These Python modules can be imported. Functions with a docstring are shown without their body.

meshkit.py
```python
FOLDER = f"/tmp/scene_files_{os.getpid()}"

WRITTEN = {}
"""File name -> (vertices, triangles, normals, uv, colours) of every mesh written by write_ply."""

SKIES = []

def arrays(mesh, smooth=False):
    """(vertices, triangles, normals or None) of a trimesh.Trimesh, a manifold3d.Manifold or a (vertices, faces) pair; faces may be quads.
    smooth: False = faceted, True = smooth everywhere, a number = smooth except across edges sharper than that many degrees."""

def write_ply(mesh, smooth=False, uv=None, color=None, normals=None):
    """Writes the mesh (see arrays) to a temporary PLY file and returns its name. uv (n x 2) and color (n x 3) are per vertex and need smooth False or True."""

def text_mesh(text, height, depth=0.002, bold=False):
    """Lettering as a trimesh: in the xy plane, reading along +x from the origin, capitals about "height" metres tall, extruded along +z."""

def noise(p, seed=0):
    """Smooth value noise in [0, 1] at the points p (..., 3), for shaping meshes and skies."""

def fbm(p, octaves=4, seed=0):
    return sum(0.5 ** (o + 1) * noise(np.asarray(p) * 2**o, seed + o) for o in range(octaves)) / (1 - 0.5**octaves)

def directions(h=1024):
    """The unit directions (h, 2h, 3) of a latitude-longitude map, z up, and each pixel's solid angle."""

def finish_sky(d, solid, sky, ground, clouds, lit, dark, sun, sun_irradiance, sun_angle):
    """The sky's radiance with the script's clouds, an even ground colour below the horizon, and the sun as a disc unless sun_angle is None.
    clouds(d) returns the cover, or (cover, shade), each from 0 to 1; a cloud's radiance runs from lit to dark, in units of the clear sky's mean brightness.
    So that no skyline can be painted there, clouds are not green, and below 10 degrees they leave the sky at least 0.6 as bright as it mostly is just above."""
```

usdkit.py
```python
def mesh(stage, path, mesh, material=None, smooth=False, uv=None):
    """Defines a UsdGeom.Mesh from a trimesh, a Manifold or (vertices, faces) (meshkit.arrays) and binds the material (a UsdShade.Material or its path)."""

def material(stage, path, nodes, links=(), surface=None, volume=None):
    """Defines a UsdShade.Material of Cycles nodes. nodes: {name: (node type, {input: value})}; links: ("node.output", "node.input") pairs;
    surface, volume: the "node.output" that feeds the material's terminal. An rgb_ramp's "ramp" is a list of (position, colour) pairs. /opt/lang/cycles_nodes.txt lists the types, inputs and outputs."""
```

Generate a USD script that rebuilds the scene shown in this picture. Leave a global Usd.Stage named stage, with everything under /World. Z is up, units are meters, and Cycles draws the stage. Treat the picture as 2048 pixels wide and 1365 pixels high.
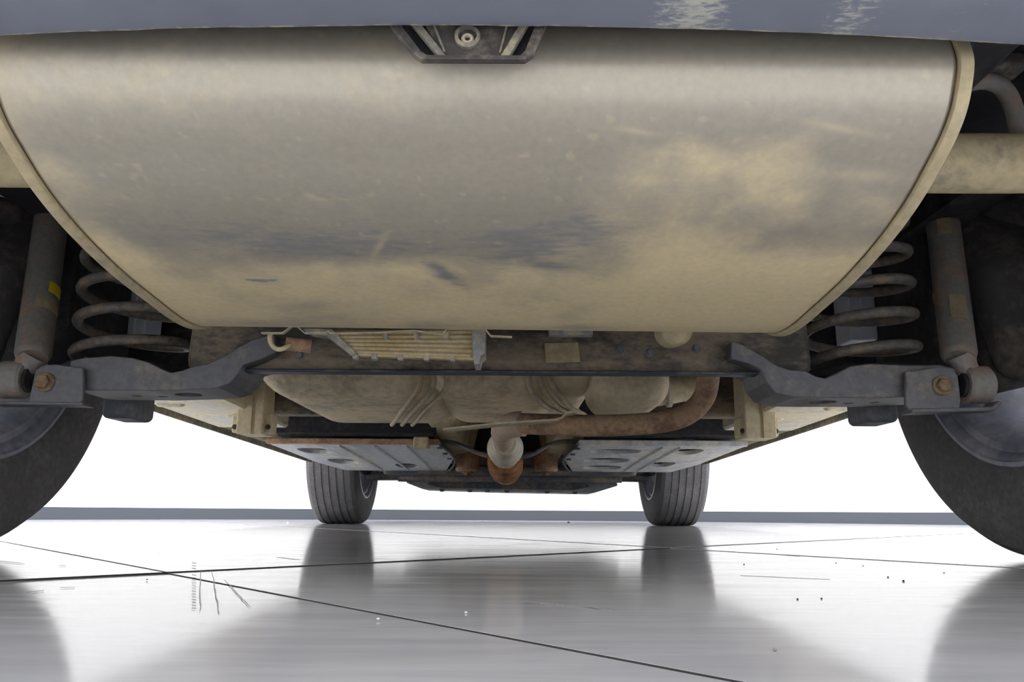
import math, random
import numpy as np, trimesh, usdkit, meshkit
import manifold3d as m3
from scipy.interpolate import CubicSpline
from shapely.geometry import Polygon, LineString, Point
from pxr import Usd, UsdGeom, UsdLux, UsdShade, Sdf, Gf, Vt

stage = Usd.Stage.CreateInMemory()
UsdGeom.SetStageUpAxis(stage, 'Z'); UsdGeom.SetStageMetersPerUnit(stage, 1.0)
UsdGeom.Xform.Define(stage, '/World'); UsdGeom.Scope.Define(stage, '/World/Looks')
rng = random.Random(7); nrng = np.random.default_rng(7)

# ------------------------------------------------------------------ camera, light, exposure
F, CAM_H, PITCH, ROLL = 1615.0, .055, math.atan(343.5 / 1615), math.radians(.35)
CAMP = np.array([.025, 0, CAM_H])
fwd = np.array([0, math.cos(PITCH), math.sin(PITCH)]); r0 = np.array([1., 0, 0]); u0 = np.cross(r0, fwd)
RT = math.cos(ROLL) * r0 + math.sin(ROLL) * u0
UP = -math.sin(ROLL) * r0 + math.cos(ROLL) * u0
cam = UsdGeom.Camera.Define(stage, '/World/camera')
cam.CreateHorizontalApertureAttr(36.0); cam.CreateVerticalApertureAttr(36.0 * 1365 / 2048)
cam.CreateFocalLengthAttr(F / 2048 * 36.0); cam.CreateClippingRangeAttr(Gf.Vec2f(.02, 100))
cam.CreateExposureAttr(0.7)
M = np.eye(4); M[0, :3], M[1, :3], M[2, :3], M[3, :3] = RT, UP, -fwd, CAMP
cam.AddTransformOp().Set(Gf.Matrix4d(*M.ravel().tolist()))
ROOM_C, ROOM_R, ROOM_H = np.array([0., 2.3]), 3.5, 2.8
for nm_, y_, r_, i_ in (('ceiling_lamp_middle', 2.3, 1.7, 17.0), ('ceiling_lamp_rear', .35, .55, 34.0)):
    lamp = UsdLux.DiskLight.Define(stage, '/World/' + nm_)
    lamp.CreateRadiusAttr(r_); lamp.CreateIntensityAttr(i_); lamp.CreateColorAttr(Gf.Vec3f(1.0, .985, .965))
    lamp.AddTranslateOp().Set(Gf.Vec3d(0, y_, ROOM_H - .04))


def at(px, py, Y):
    """The point of the picture seen at distance Y ahead of the lens."""
    d = fwd + RT * (px - 1024) / F + UP * (682.5 - py) / F
    return CAMP + d * (Y / d[1])


def ground(px, py):
    d = fwd + RT * (px - 1024) / F + UP * (682.5 - py) / F
    return (CAMP + d * (-CAM_H / d[2]))[:2]


def xz(pts, Y):
    return [tuple(at(x, y, Y)[[0, 2]]) for x, y in pts]


# ------------------------------------------------------------------ mesh helpers
def cat(*ms):
    return trimesh.util.concatenate([to_tm(m) for m in ms])


def to_tm(m):
    if isinstance(m, m3.Manifold):
        q = m.to_mesh(); return trimesh.Trimesh(q.vert_properties[:, :3], q.tri_verts, process=False)
    return m


def to_man(t):
    t = trimesh.Trimesh(t.vertices, t.faces, process=True); t.merge_vertices()
    if t.volume < 0: t.invert()
    return m3.Manifold(m3.Mesh(np.asarray(t.vertices, np.float32), np.asarray(t.faces, np.uint32)))


def cut(a, *bs):
    a = a if isinstance(a, m3.Manifold) else to_man(a)
    for b in bs: a = a - (b if isinstance(b, m3.Manifold) else to_man(b))
    return to_tm(a)


def join(*ms):
    a = None
    for b in ms:
        b = b if isinstance(b, m3.Manifold) else to_man(b)
        a = b if a is None else a + b
    return to_tm(a)


def ball(c, r, seg=20):
    return m3.Manifold.sphere(r, seg).translate(tuple(map(float, c)))


def hull(pts, r, seg=20):
    """Hull of spheres; r a number or one per point."""
    rs = np.broadcast_to(r, len(pts))
    return to_tm(m3.Manifold.batch_hull([ball(p, float(q), seg) for p, q in zip(pts, rs)]))


def rbox(lo, hi, r, seg=16):
    lo, hi = np.minimum(lo, hi) + r, np.maximum(lo, hi) - r
    return hull([(x, y, z) for x in (lo[0], hi[0]) for y in (lo[1], hi[1]) for z in (lo[2], hi[2])], r, seg)


def ccw(p):
    p = np.asarray(p, float)
    a = np.sum(p[:, 0] * np.roll(p[:, 1], -1) - np.roll(p[:, 0], -1) * p[:, 1])
    return p if a > 0 else p[::-1]


def inset(p, b):
    """Mitred inward offset of a ccw polygon."""
    e = np.roll(p, -1, 0) - p; e /= np.maximum(np.linalg.norm(e, axis=1, keepdims=True), 1e-9)
    n = np.stack([-e[:, 1], e[:, 0]], 1); q = np.roll(n, 1, 0)
    m = n + q; m /= np.maximum((m * n).sum(1, keepdims=True), .35)
    return p + m * b


def prism(poly, h, b=0.0):
    """A polygon extruded along z with chamfered rims."""
    p = ccw(poly); n = len(p)
    rings = [(p, 0), (p, h)] if b <= 0 else [(inset(p, b), 0), (p, b), (p, h - b), (inset(p, b), h)]
    v = np.vstack([np.column_stack([q, np.full(n, z)]) for q, z in rings]); f = []
    i = np.arange(n); j = (i + 1) % n
    for k in range(len(rings) - 1):
        a, c = k * n, (k + 1) * n
        f += list(np.column_stack([a + i, a + j, c + j])) + list(np.column_stack([a + i, c + j, c + i]))
    tri = np.asarray(m3.triangulate([rings[0][0].astype(np.float32)]))
    f += list(tri[:, ::-1]); tri2 = np.asarray(m3.triangulate([rings[-1][0].astype(np.float32)]))
    f += list(tri2 + (len(rings) - 1) * n)
    return trimesh.Trimesh(v, np.array(f), process=False)


def prism_xz(poly, y0, y1, b=0.0):
    t = prism(poly, y1 - y0, b); v = t.vertices
    return trimesh.Trimesh(np.column_stack([v[:, 0], y1 - v[:, 2], v[:, 1]]), t.faces, process=False)


def prism_yz(poly, x0, x1, b=0.0):
    t = prism(poly, x1 - x0, b); v = t.vertices
    return trimesh.Trimesh(np.column_stack([v[:, 2] + x0, v[:, 0], v[:, 1]]), t.faces, process=False)


def prism_xy(poly, z0, z1, b=0.0):
    t = prism(poly, z1 - z0, b); v = np.array(t.vertices); v[:, 2] += z0
    return trimesh.Trimesh(v, t.faces, process=False)


def round_poly(pts, r, n=5):
    """Rounds the corners of a polygon."""
    q = Polygon(pts).buffer(0)
    g = q.buffer(-r, quad_segs=n).buffer(2 * r, quad_segs=n).buffer(-r, quad_segs=n)
    return np.array((g if g.geom_type == 'Polygon' else max(g.geoms, key=lambda s: s.area)).exterior.coords)[:-1]


def smooth_path(pts, n):
    pts = np.asarray(pts, float); t = np.r_[0, np.cumsum(np.linalg.norm(np.diff(pts, axis=0), axis=1) ** .5)]
    return CubicSpline(t, pts)(np.linspace(0, t[-1], n))


def tube(pts, r, sides=18, n=None, flat=None):
    """A swept pipe with closed ends; r a number or one per point; flat = (unit vector, factor) squashes the section along it."""
    p = np.asarray(pts, float) if n is None else smooth_path(pts, n); k = len(p)
    rr = np.interp(np.linspace(0, 1, k), np.linspace(0, 1, np.size(r)), np.atleast_1d(r))
    t = np.gradient(p, axis=0); t /= np.linalg.norm(t, axis=1, keepdims=True)
    a = np.cross(t[0], [0, 0, 1.]); a = np.cross(t[0], [1., 0, 0]) if np.linalg.norm(a) < .1 else a
    rings, ang = [], np.linspace(0, 2 * np.pi, sides, endpoint=False)
    for i in range(k):
        a = a - t[i] * (a @ t[i]); a /= np.linalg.norm(a); b = np.cross(t[i], a)
        off = rr[i] * (np.cos(ang)[:, None] * a + np.sin(ang)[:, None] * b)
        if flat is not None:
            u = np.asarray(flat[0], float); off = off - (1 - flat[1]) * (off @ u)[:, None] * u
        rings.append(p[i] + off)
    return loft(rings)


def loft(rings, closed=False):
    n, k = len(rings[0]), len(rings); v = np.vstack(rings); f = []
    i = np.arange(n); j = (i + 1) % n
    for s in range(k if closed else k - 1):
        a, c = s * n, ((s + 1) % k) * n
        f += [np.column_stack([a + i, a + j, c + j]), np.column_stack([a + i, c + j, c + i])]
    if not closed:
        m = len(v); v = np.vstack([v, rings[0].mean(0), rings[-1].mean(0)])
        f += [np.column_stack([np.full(n, m), j, i]), np.column_stack([np.full(n, m + 1), (k - 1) * n + i, (k - 1) * n + j])]
    t = trimesh.Trimesh(v, np.vstack(f), process=False)
    if t.volume < 0: t.invert()
    return t


def lathe_x(profile, c, n=64, spin=0):
    """A closed profile of (x, r) turned about the x axis through c."""
    pr = np.asarray(profile, float); ang = np.linspace(0, 2 * np.pi, n, endpoint=False)
    rings = [np.column_stack([c[0] + pr[:, 0], c[1] + pr[:, 1] * math.cos(a), c[2] + pr[:, 1] * math.sin(a)]) for a in ang]
    return loft(rings, closed=True)


def cyl(p, q, r, sides=24, b=0.0):
    """A cylinder from p to q with a chamfer b."""
    p, q = np.asarray(p, float), np.asarray(q, float); d = (q - p) / np.linalg.norm(q - p)
    if b <= 0: return tube([p, q], r, sides)
    return loft_cyl(p, q, d, r, b, sides)


def loft_cyl(p, q, d, r, b, sides):
    a = np.cross(d, [0, 0, 1.]); a = np.cross(d, [1., 0, 0]) if np.linalg.norm(a) < .1 else a
    a /= np.linalg.norm(a); c = np.cross(d, a); g = np.linspace(0, 2 * np.pi, sides, endpoint=False)
    u = np.cos(g)[:, None] * a + np.sin(g)[:, None] * c
    return loft([p + u * (r - b), p + d * b + u * r, q - d * b + u * r, q + u * (r - b)])


def hexhead(c, d, r, h):
    d = np.asarray(d, float) / np.linalg.norm(d); c = np.asarray(c, float)
    return cat(cyl(c, c + d * h * .35, r * 1.35, 24, h * .1), loft_cyl(c + d * h * .3, c + d * h, d, r, h * .12, 6))


# ------------------------------------------------------------------ prims
used = {}
BASE = {}


def path_of(name, parent):
    key = (parent, name); k = used.get(key, 0); used[key] = k + 1
    return f'{parent}/{name}' + (f'_{k:03d}' if k else '')


def meta(path, **kw):
    p = stage.GetPrimAtPath(path)
    for k, v in kw.items():
        if v: p.SetCustomDataByKey(k, v)


def put(name, mesh, mat, parent='/World', smooth=35, label=None, color=None, **kw):
    path = path_of(name, parent)
    mesh = to_tm(mesh); base = BASE.get(parent, np.zeros(3))
    t = trimesh.Trimesh(np.asarray(mesh.vertices) - base, mesh.faces, process=False)
    usdkit.mesh(stage, path, t, LOOK[mat], smooth=True if color is not None else smooth)
    if color is not None:
        UsdGeom.PrimvarsAPI(stage.GetPrimAtPath(path)).CreatePrimvar('marks', Sdf.ValueTypeNames.Color3fArray, 'vertex').Set(Vt.Vec3fArray.FromNumpy(np.asarray(color, np.float32)))
    BASE[path] = base
    meta(path, label=label, **kw)
    return path


# ------------------------------------------------------------------ materials
LOOK = {}


def srgb(r, g, b):
    return tuple(((c / 255 / 12.92) if c <= 10 else ((c / 255 + .055) / 1.055) ** 2.4) for c in (r, g, b))


def dusty(name, base, dust, amount=.5, scale=14, rough=.6, metal=0.0, bumpy=.15, fine=90, stretch=(1, 1, 1), spec=.4, lift=1.5):
    """A worn surface with dust or dirt lying on it in noisy patches."""
    lo, hi = .62 - amount * .5, .80 - amount * .5
    base, dust = (tuple(c * min(lift, .8 / max(q_)) for c in q_) for q_ in (base, dust))
    LOOK[name] = usdkit.material(stage, f'/World/Looks/{name}', {
        'g': ('geometry', {}), 'mp': ('mapping', {'scale': stretch}),
        'n': ('noise_texture', {'scale': scale, 'detail': 6, 'roughness': .65}),
        'n2': ('noise_texture', {'scale': fine, 'detail': 4, 'roughness': .6}),
        'add': ('math', {'math_type': 'multiply_add', 'value2': .25}),
        'mr': ('map_range', {'range_type': 'smoothstep', 'from_min': lo + .1, 'from_max': hi + .17, 'to_max': 1.0, 'clamp': True}),
        'c': ('mix_color', {'a': base, 'b': dust}),
        'v': ('map_range', {'from_min': .25, 'from_max': .75, 'to_min': .82, 'to_max': 1.18}),
        'c2': ('mix_color', {'blend_type': 'multiply', 'fac': 1.0}),
        'cc': ('combine_color', {}),
        'b': ('bump', {'strength': bumpy, 'distance': .003}),
        'rr': ('map_range', {'from_min': 0, 'from_max': 1, 'to_min': rough, 'to_max': min(1, rough + .25)}),
        'mm': ('map_range', {'from_min': 0, 'from_max': 1, 'to_min': metal, 'to_max': metal * .3}),
        'p': ('principled_bsdf', {'specular_ior_level': spec})},
        [('g.position', 'mp.vector'), ('mp.vector', 'n.vector'), ('mp.vector', 'n2.vector'), ('n2.fac', 'add.value1'), ('n.fac', 'add.value3'), ('add.value', 'mr.value'),
         ('mr.result', 'c.fac'), ('n2.fac', 'v.value'), ('v.result', 'cc.r'), ('v.result', 'cc.g'), ('v.result', 'cc.b'), ('c.result', 'c2.a'), ('cc.color', 'c2.b'), ('c2.result', 'p.base_color'),
         ('n2.fac', 'b.height'), ('b.normal', 'p.normal'), ('mr.result', 'rr.value'), ('rr.result', 'p.roughness'), ('mr.result', 'mm.value'), ('mm.result', 'p.metallic')], surface='p.BSDF')


def plain(name, color, rough=.5, metal=0.0, spec=.5):
    LOOK[name] = usdkit.material(stage, f'/World/Looks/{name}', {'p': ('principled_bsdf', {'base_color': color, 'roughness': rough, 'metallic': metal, 'specular_ior_level': spec})}, [], surface='p.BSDF')


TAN = srgb(186, 170, 136)
plain('white_wall', (.45, .45, .45), .9, spec=.1)
plain('white_ceiling', (.85, .85, .85), .9, spec=.1)
plain('baseboard_grey', srgb(52, 56, 65), .5)
plain('joint_dark', srgb(48, 46, 46), .9)
dusty('bumper_paint', srgb(98, 102, 116), srgb(112, 118, 134), .5, 9, .38, 0, .05, 60, lift=1.0)
dusty('body_paint', srgb(92, 96, 110), srgb(110, 114, 126), .3, 5, .35, 0, .03, 40)
dusty('black_plastic', srgb(74, 70, 68), srgb(130, 122, 108), .25, 60, .55, 0, .2, 200, lift=1.0)
dusty('bracket_rib', srgb(120, 118, 115), srgb(160, 152, 126), .35, 80, .5, 0, .1, 300, lift=1.0)
dusty('dusty_pipe', srgb(160, 150, 130), srgb(190, 176, 142), .6, 20, .5, .3, .08, 110, lift=1.0)
dusty('rusty_pipe', srgb(128, 102, 84), srgb(165, 138, 112), .5, 22, .75, 0, .2, 150)
dusty('seam_rust', srgb(92, 72, 50), srgb(60, 50, 42), .5, 60, .9, 0, .1, 200)
dusty('muffler_lip', srgb(190, 180, 154), srgb(202, 187, 152), .6, 22, .5, .25, .06, 120, lift=.85)
dusty('shock_grey', srgb(104, 104, 100), srgb(122, 104, 92), .35, 28, .6, .1, .25, 160)
dusty('shock_edge', srgb(122, 120, 116), srgb(134, 112, 98), .35, 30, .7, 0, .25, 160)
plain('yellow_paint', srgb(206, 190, 30), .6)
dusty('old_label', srgb(138, 128, 104), srgb(120, 108, 86), .5, 60, .8, 0, .05, 200)
dusty('arm_steel', srgb(88, 89, 93), srgb(120, 114, 104), .2, 14, .5, .15, .1, 120)
dusty('bolt_rust', srgb(150, 132, 106), srgb(124, 104, 82), .5, 120, .7, .2, .2, 300, lift=1.1)
dusty('subframe_steel', srgb(62, 60, 58), srgb(112, 102, 88), .45, 9, .55, .1, .12, 90, (1, 1, 2))
dusty('subframe_flange', srgb(38, 46, 58), srgb(80, 80, 78), .3, 12, .4, .1, .1, 90)
dusty('spring_steel', srgb(86, 84, 82), srgb(112, 100, 86), .4, 30, .5, .1, .1, 120)
dusty('cover_plastic', srgb(84, 88, 98), srgb(110, 110, 112), .4, 14, .5, 0, .05, 120)
plain('pale_bump_stop', srgb(205, 212, 222), .5)
dusty('tan_panel', srgb(176, 158, 118), srgb(186, 172, 140), .5, 30, .7, 0, .1, 140, lift=1.3)
dusty('grey_bracket', srgb(128, 130, 132), srgb(170, 160, 140), .4, 40, .55, .1, .1, 140)
dusty('shield_tin', srgb(168, 162, 146), srgb(188, 174, 142), .5, 40, .5, .3, .05, 140)
dusty('tank_plastic', srgb(128, 120, 106), srgb(172, 160, 136), .56, 6, .6, 0, .04, 60, lift=1.9)
dusty('tank_strap', srgb(140, 134, 120), srgb(172, 158, 132), .5, 24, .55, .1, .06, 120)
dusty('tan_shield', srgb(186, 174, 144), srgb(200, 188, 160), .6, 10, .55, .15, .05, 90)
dusty('seam_grey', srgb(96, 96, 90), srgb(140, 134, 116), .4, 10, .5, 0, .05, 80)
dusty('floor_pan', srgb(150, 140, 118), srgb(196, 182, 150), .55, 8, .55, 0, .06, 80)
dusty('sill_paint', srgb(160, 158, 146), srgb(196, 186, 160), .5, 7, .45, 0, .05, 80)
dusty('dark_metal', srgb(62, 60, 60), srgb(92, 84, 76), .3, 10, .7, .1, .1, 80)
dusty('liner_black', srgb(34, 34, 38), srgb(58, 56, 56), .3, 10, .8, 0, .1, 80)
dusty('aero_panel', srgb(142, 146, 152), srgb(176, 174, 168), .4, 6, .4, 0, .03, 60, (1, .25, 1), lift=1.9)
dusty('aero_dark', srgb(60, 66, 74), srgb(92, 92, 92), .4, 12, .6, 0, .05, 90)
dusty('insulator', srgb(196, 192, 180), srgb(170, 158, 136), .4, 16, .6, .1, .06, 90)
dusty('orange_rust', srgb(158, 112, 74), srgb(128, 88, 58), .5, 26, .8, 0, .2, 120)
dusty('pink_pipe', srgb(188, 168, 150), srgb(168, 150, 130), .5, 20, .6, .1, .06, 120)
dusty('front_frame', srgb(70, 74, 80), srgb(112, 104, 96), .4, 8, .6, 0, .1, 80)
dusty('undertray', srgb(140, 145, 150), srgb(166, 164, 158), .4, 10, .5, 0, .06, 90)
dusty('tyre_rubber', srgb(62, 61, 62), srgb(76, 75, 76), .3, 9, .7, 0, .06, 120, lift=2.8)
plain('rim_silver', srgb(225, 226, 230), .3, 0.0)
dusty('rim_dull', srgb(122, 126, 142), srgb(150, 150, 156), .4, 8, .4, .3, .03, 60)
plain('grit_black', srgb(40, 38, 38), .9)
plain('grit_white', srgb(225, 228, 235), .8)
plain('scuff_grey', srgb(138, 138, 140), .3)
plain('window_glass', (.02, .02, .025), .08)

# muffler: aluminised steel under tan dust; the primvar 'marks' says where (red: dust, green: wiped clean streaks, blue: pale specks and scratches)
LOOK['muffler_steel'] = usdkit.material(stage, '/World/Looks/muffler_steel', {
    'a': ('attribute', {'attribute': 'marks'}), 's': ('separate_color', {}), 'g': ('geometry', {}),
    'n': ('noise_texture', {'scale': 16, 'detail': 8, 'roughness': .68}), 'n2': ('noise_texture', {'scale': 170, 'detail': 4, 'roughness': .6}),
    'ad': ('math', {'math_type': 'multiply_add', 'value2': 1.2}),
    'mr': ('map_range', {'range_type': 'smoothstep', 'from_min': .45, 'from_max': 1.25, 'clamp': True}),
    'c0': ('mix_color', {'a': srgb(182, 173, 156), 'b': srgb(178, 174, 161)}),
    'c1': ('mix_color', {'b': srgb(230, 212, 170)}),
    'mp': ('mapping', {'scale': (34, 120, 120), 'rotation': (0, 0, .45)}), 'ns': ('noise_texture', {'scale': 1.6, 'detail': 5, 'roughness': .6}),
    'gw': ('math', {'math_type': 'multiply_add', 'value2': 1.8}), 'gm': ('map_range', {'range_type': 'smoothstep', 'from_min': 1.2, 'from_max': 1.8, 'clamp': True}),
    'c2': ('mix_color', {'b': srgb(160, 158, 156)}),
    'c3': ('mix_color', {'b': srgb(226, 212, 178)}),
    'v': ('map_range', {'from_min': .25, 'from_max': .75, 'to_min': .93, 'to_max': 1.07}), 'cc': ('combine_color', {}),
    'c4': ('mix_color', {'blend_type': 'multiply', 'fac': 1.0}),
    'rr': ('map_range', {'to_min': .42, 'to_max': .75}), 'mm': ('map_range', {'to_min': .35, 'to_max': .0}),
    'b': ('bump', {'strength': .06, 'distance': .002}), 'p': ('principled_bsdf', {'specular_ior_level': .4})},
    [('a.color', 's.color'), ('g.position', 'n.vector'), ('g.position', 'n2.vector'), ('n.fac', 'ad.value1'), ('s.r', 'ad.value3'), ('ad.value', 'mr.value'),
     ('n.fac', 'c0.fac'), ('c0.result', 'c1.a'), ('mr.result', 'c1.fac'), ('g.position', 'mp.vector'), ('mp.vector', 'ns.vector'), ('ns.fac', 'gw.value1'), ('s.g', 'gw.value3'), ('gw.value', 'gm.value'),
     ('gm.result', 'c2.fac'), ('c1.result', 'c2.a'), ('c2.result', 'c3.a'), ('s.b', 'c3.fac'), ('n2.fac', 'v.value'), ('v.result', 'cc.r'), ('v.result', 'cc.g'), ('v.result', 'cc.b'),
     ('c3.result', 'c4.a'), ('cc.color', 'c4.b'), ('c4.result', 'p.base_color'), ('mr.result', 'rr.value'), ('rr.result', 'p.roughness'), ('mr.result', 'mm.value'), ('mm.result', 'p.metallic'),
     ('n2.fac', 'b.height'), ('b.normal', 'p.normal')], surface='p.BSDF')

# bumper skin: scuffs as the same primvar (red: scratch density)
LOOK['bumper_skin'] = usdkit.material(stage, '/World/Looks/bumper_skin', {
    'a': ('attribute', {'attribute': 'marks'}), 's': ('separate_color', {}), 'g': ('geometry', {}),
    'mp': ('mapping', {'scale': (130, 330, 330), 'rotation': (0, 0, .7)}), 'n': ('noise_texture', {'scale': 1.0, 'detail': 5, 'roughness': .65, 'distortion': .6}),
    'n2': ('noise_texture', {'scale': 22, 'detail': 5}), 'ad': ('math', {'math_type': 'multiply_add', 'value2': .8}),
    'mr': ('map_range', {'range_type': 'smoothstep', 'from_min': .92, 'from_max': 1.12, 'clamp': True}),
    'c0': ('mix_color', {'a': srgb(112, 116, 130), 'b': srgb(132, 138, 150)}), 'c1': ('mix_color', {'b': srgb(186, 186, 178)}), 'c2': ('mix_color', {'b': srgb(216, 208, 180)}),
    'p': ('principled_bsdf', {'roughness': .42})},
    [('a.color', 's.color'), ('g.position', 'mp.vector'), ('mp.vector', 'n.vector'), ('g.position', 'n2.vector'), ('n.fac', 'ad.value1'), ('s.r', 'ad.value3'), ('ad.value', 'mr.value'),
     ('n2.fac', 'c0.fac'), ('c0.result', 'c1.a'), ('mr.result', 'c1.fac'), ('c1.result', 'c2.a'), ('s.g', 'c2.fac'), ('c2.result', 'p.base_color')], surface='p.BSDF')

# floor: pale grey sealed boards, slightly worn and smeared
LOOK['floor_grey'] = usdkit.material(stage, '/World/Looks/floor_grey', {
    'g': ('geometry', {}), 'n': ('noise_texture', {'scale': 3.0, 'detail': 5, 'roughness': .6}),
    'mp': ('mapping', {'scale': (4, 26, 1), 'rotation': (0, 0, .75)}), 'ns': ('noise_texture', {'scale': 1.5, 'detail': 6, 'roughness': .6, 'distortion': .4}),
    'c': ('mix_color', {'a': srgb(188, 189, 194), 'b': srgb(204, 205, 209)}), 'sm': ('map_range', {'range_type': 'smoothstep', 'from_min': .35, 'from_max': .7, 'to_min': .92, 'to_max': 1.05, 'clamp': True}),
    'cc': ('combine_color', {}), 'c2': ('mix_color', {'blend_type': 'multiply', 'fac': 1.0}),
    'rr': ('map_range', {'from_min': .3, 'from_max': .7, 'to_min': .07, 'to_max': .125, 'clamp': True}),
    'p': ('principled_bsdf', {'specular_ior_level': .07})},
    [('g.position', 'n.vector'), ('g.position', 'mp.vector'), ('mp.vector', 'ns.vector'), ('n.fac', 'c.fac'), ('ns.fac', 'sm.value'), ('sm.result', 'cc.r'), ('sm.result', 'cc.g'), ('sm.result', 'cc.b'),
     ('c.result', 'c2.a'), ('cc.color', 'c2.b'), ('c2.result', 'p.base_color'), ('ns.fac', 'rr.value'), ('rr.result', 'p.roughness')], surface='p.BSDF')

# ------------------------------------------------------------------ the setting: a round white photo booth
def arc(r0_, r1_, a0, a1, z0, z1, n=48):
    a = np.linspace(a0, a1, n); o = np.column_stack([np.cos(a), np.sin(a)])
    return prism_xy(np.vstack([ROOM_C + o * r1_, (ROOM_C + o * r0_)[::-1]]), z0, z1)


for nm, mid in (('front', 90), ('left', 180), ('back', 270), ('right', 0)):
    a0, a1 = math.radians(mid - 45), math.radians(mid + 45)
    lb = {'front': 'curved bright white booth wall ahead of the car', 'left': 'curved white booth wall beside the left wheels', 'right': 'curved white booth wall beside the right wheels', 'back': 'curved white booth wall behind the bumper'}[nm]
    put(f'wall_{nm}', arc(ROOM_R, ROOM_R + .05, a0, a1, 0, ROOM_H), 'white_wall', kind='structure', label=lb)
    put(f'baseboard_{nm}', arc(ROOM_R - .012, ROOM_R, a0, a1, 0, .07), 'baseboard_grey', kind='structure', label='grey baseboard along the ' + lb.replace('curved bright', 'curved'))
aa = np.linspace(0, 2 * np.pi, 96, endpoint=False); ringp = np.column_stack([np.cos(aa), np.sin(aa)])
put('ceiling', prism_xy(ROOM_C + ringp * (ROOM_R + .05), ROOM_H, ROOM_H + .05), 'white_ceiling', kind='structure', label='white ceiling over the round booth')

FLOOR = '/World/floor'
UsdGeom.Xform.Define(stage, FLOOR); meta(FLOOR, kind='structure', label='pale grey glossy floor of large butted panels', category='floor')
put('floor_base', prism_xy(ROOM_C + ringp * (ROOM_R + .05), -.06, -.016), 'joint_dark', FLOOR)
disc = Polygon(ROOM_C + ringp * (ROOM_R + .03))


def ext(p, q, w):
    p, q = np.array(p), np.array(q); d = (q - p) / np.linalg.norm(q - p)
    return LineString([p - d * 9, q + d * 9]).buffer(w / 2, cap_style=2)


A0, A1, B0, B1, C0, C1 = [np.array(ground(*q)) for q in ((0, 1163), (1290, 1100), (0, 1084), (1490, 1365), (760, 1065), (1290, 1095))]
JA, JB, JC = ext(A0, A1, .0028), ext(B0, B1, .0026), ext(C0, C1, .004)
beyond = lambda g, p, q: (q - p)[0] * (np.array(g.representative_point().coords[0]) - p)[1] - (q - p)[1] * (np.array(g.representative_point().coords[0]) - p)[0] > 0
for g in sorted(disc.difference(JA).difference(JB).difference(JC).geoms, key=lambda g: -g.area):
    top = .0009 * beyond(g, A0, A1) - .0005 * (not beyond(g, B0, B1)) + .0006 * beyond(g, C0, C1)
    put('floor_panel', prism_xy(np.array(g.exterior.coords)[:-1], -.016, top), 'floor_grey', FLOOR, smooth=False)
put('joint_seal', prism_xy(np.array(JA.intersection(disc).exterior.coords)[:-1], -.016, .0007), 'joint_dark', FLOOR, smooth=False)
for J in (JB, JC):
    for g in J.difference(JA.buffer(.0001)).intersection(disc).geoms:
        put('joint_seal', prism_xy(np.array(g.exterior.coords)[:-1], -.016, -.0003 + .0007 * beyond(g, A0, A1)), 'joint_dark', FLOOR, smooth=False)


def stroke(px, w, z=.0002):
    """A thin flat mark lying on the floor along the given points."""
    p = np.array([ground(*q) for q in px]); ws = np.interp(np.linspace(0, 1, len(p)), [0, .3, .8, 1], [w * .3, w, w, w * .3])
    t = np.gradient(p, axis=0); t /= np.linalg.norm(t, axis=1, keepdims=True); n = np.column_stack([-t[:, 1], t[:, 0]])
    h_ = .0010 if (A1 - A0)[0] * (p.mean(0) - A0)[1] - (A1 - A0)[1] * (p.mean(0) - A0)[0] > 0 else 0
    return prism_xy(np.vstack([p + n * ws[:, None] / 2, (p - n * ws[:, None] / 2)[::-1]]), h_, h_ + z)


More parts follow.
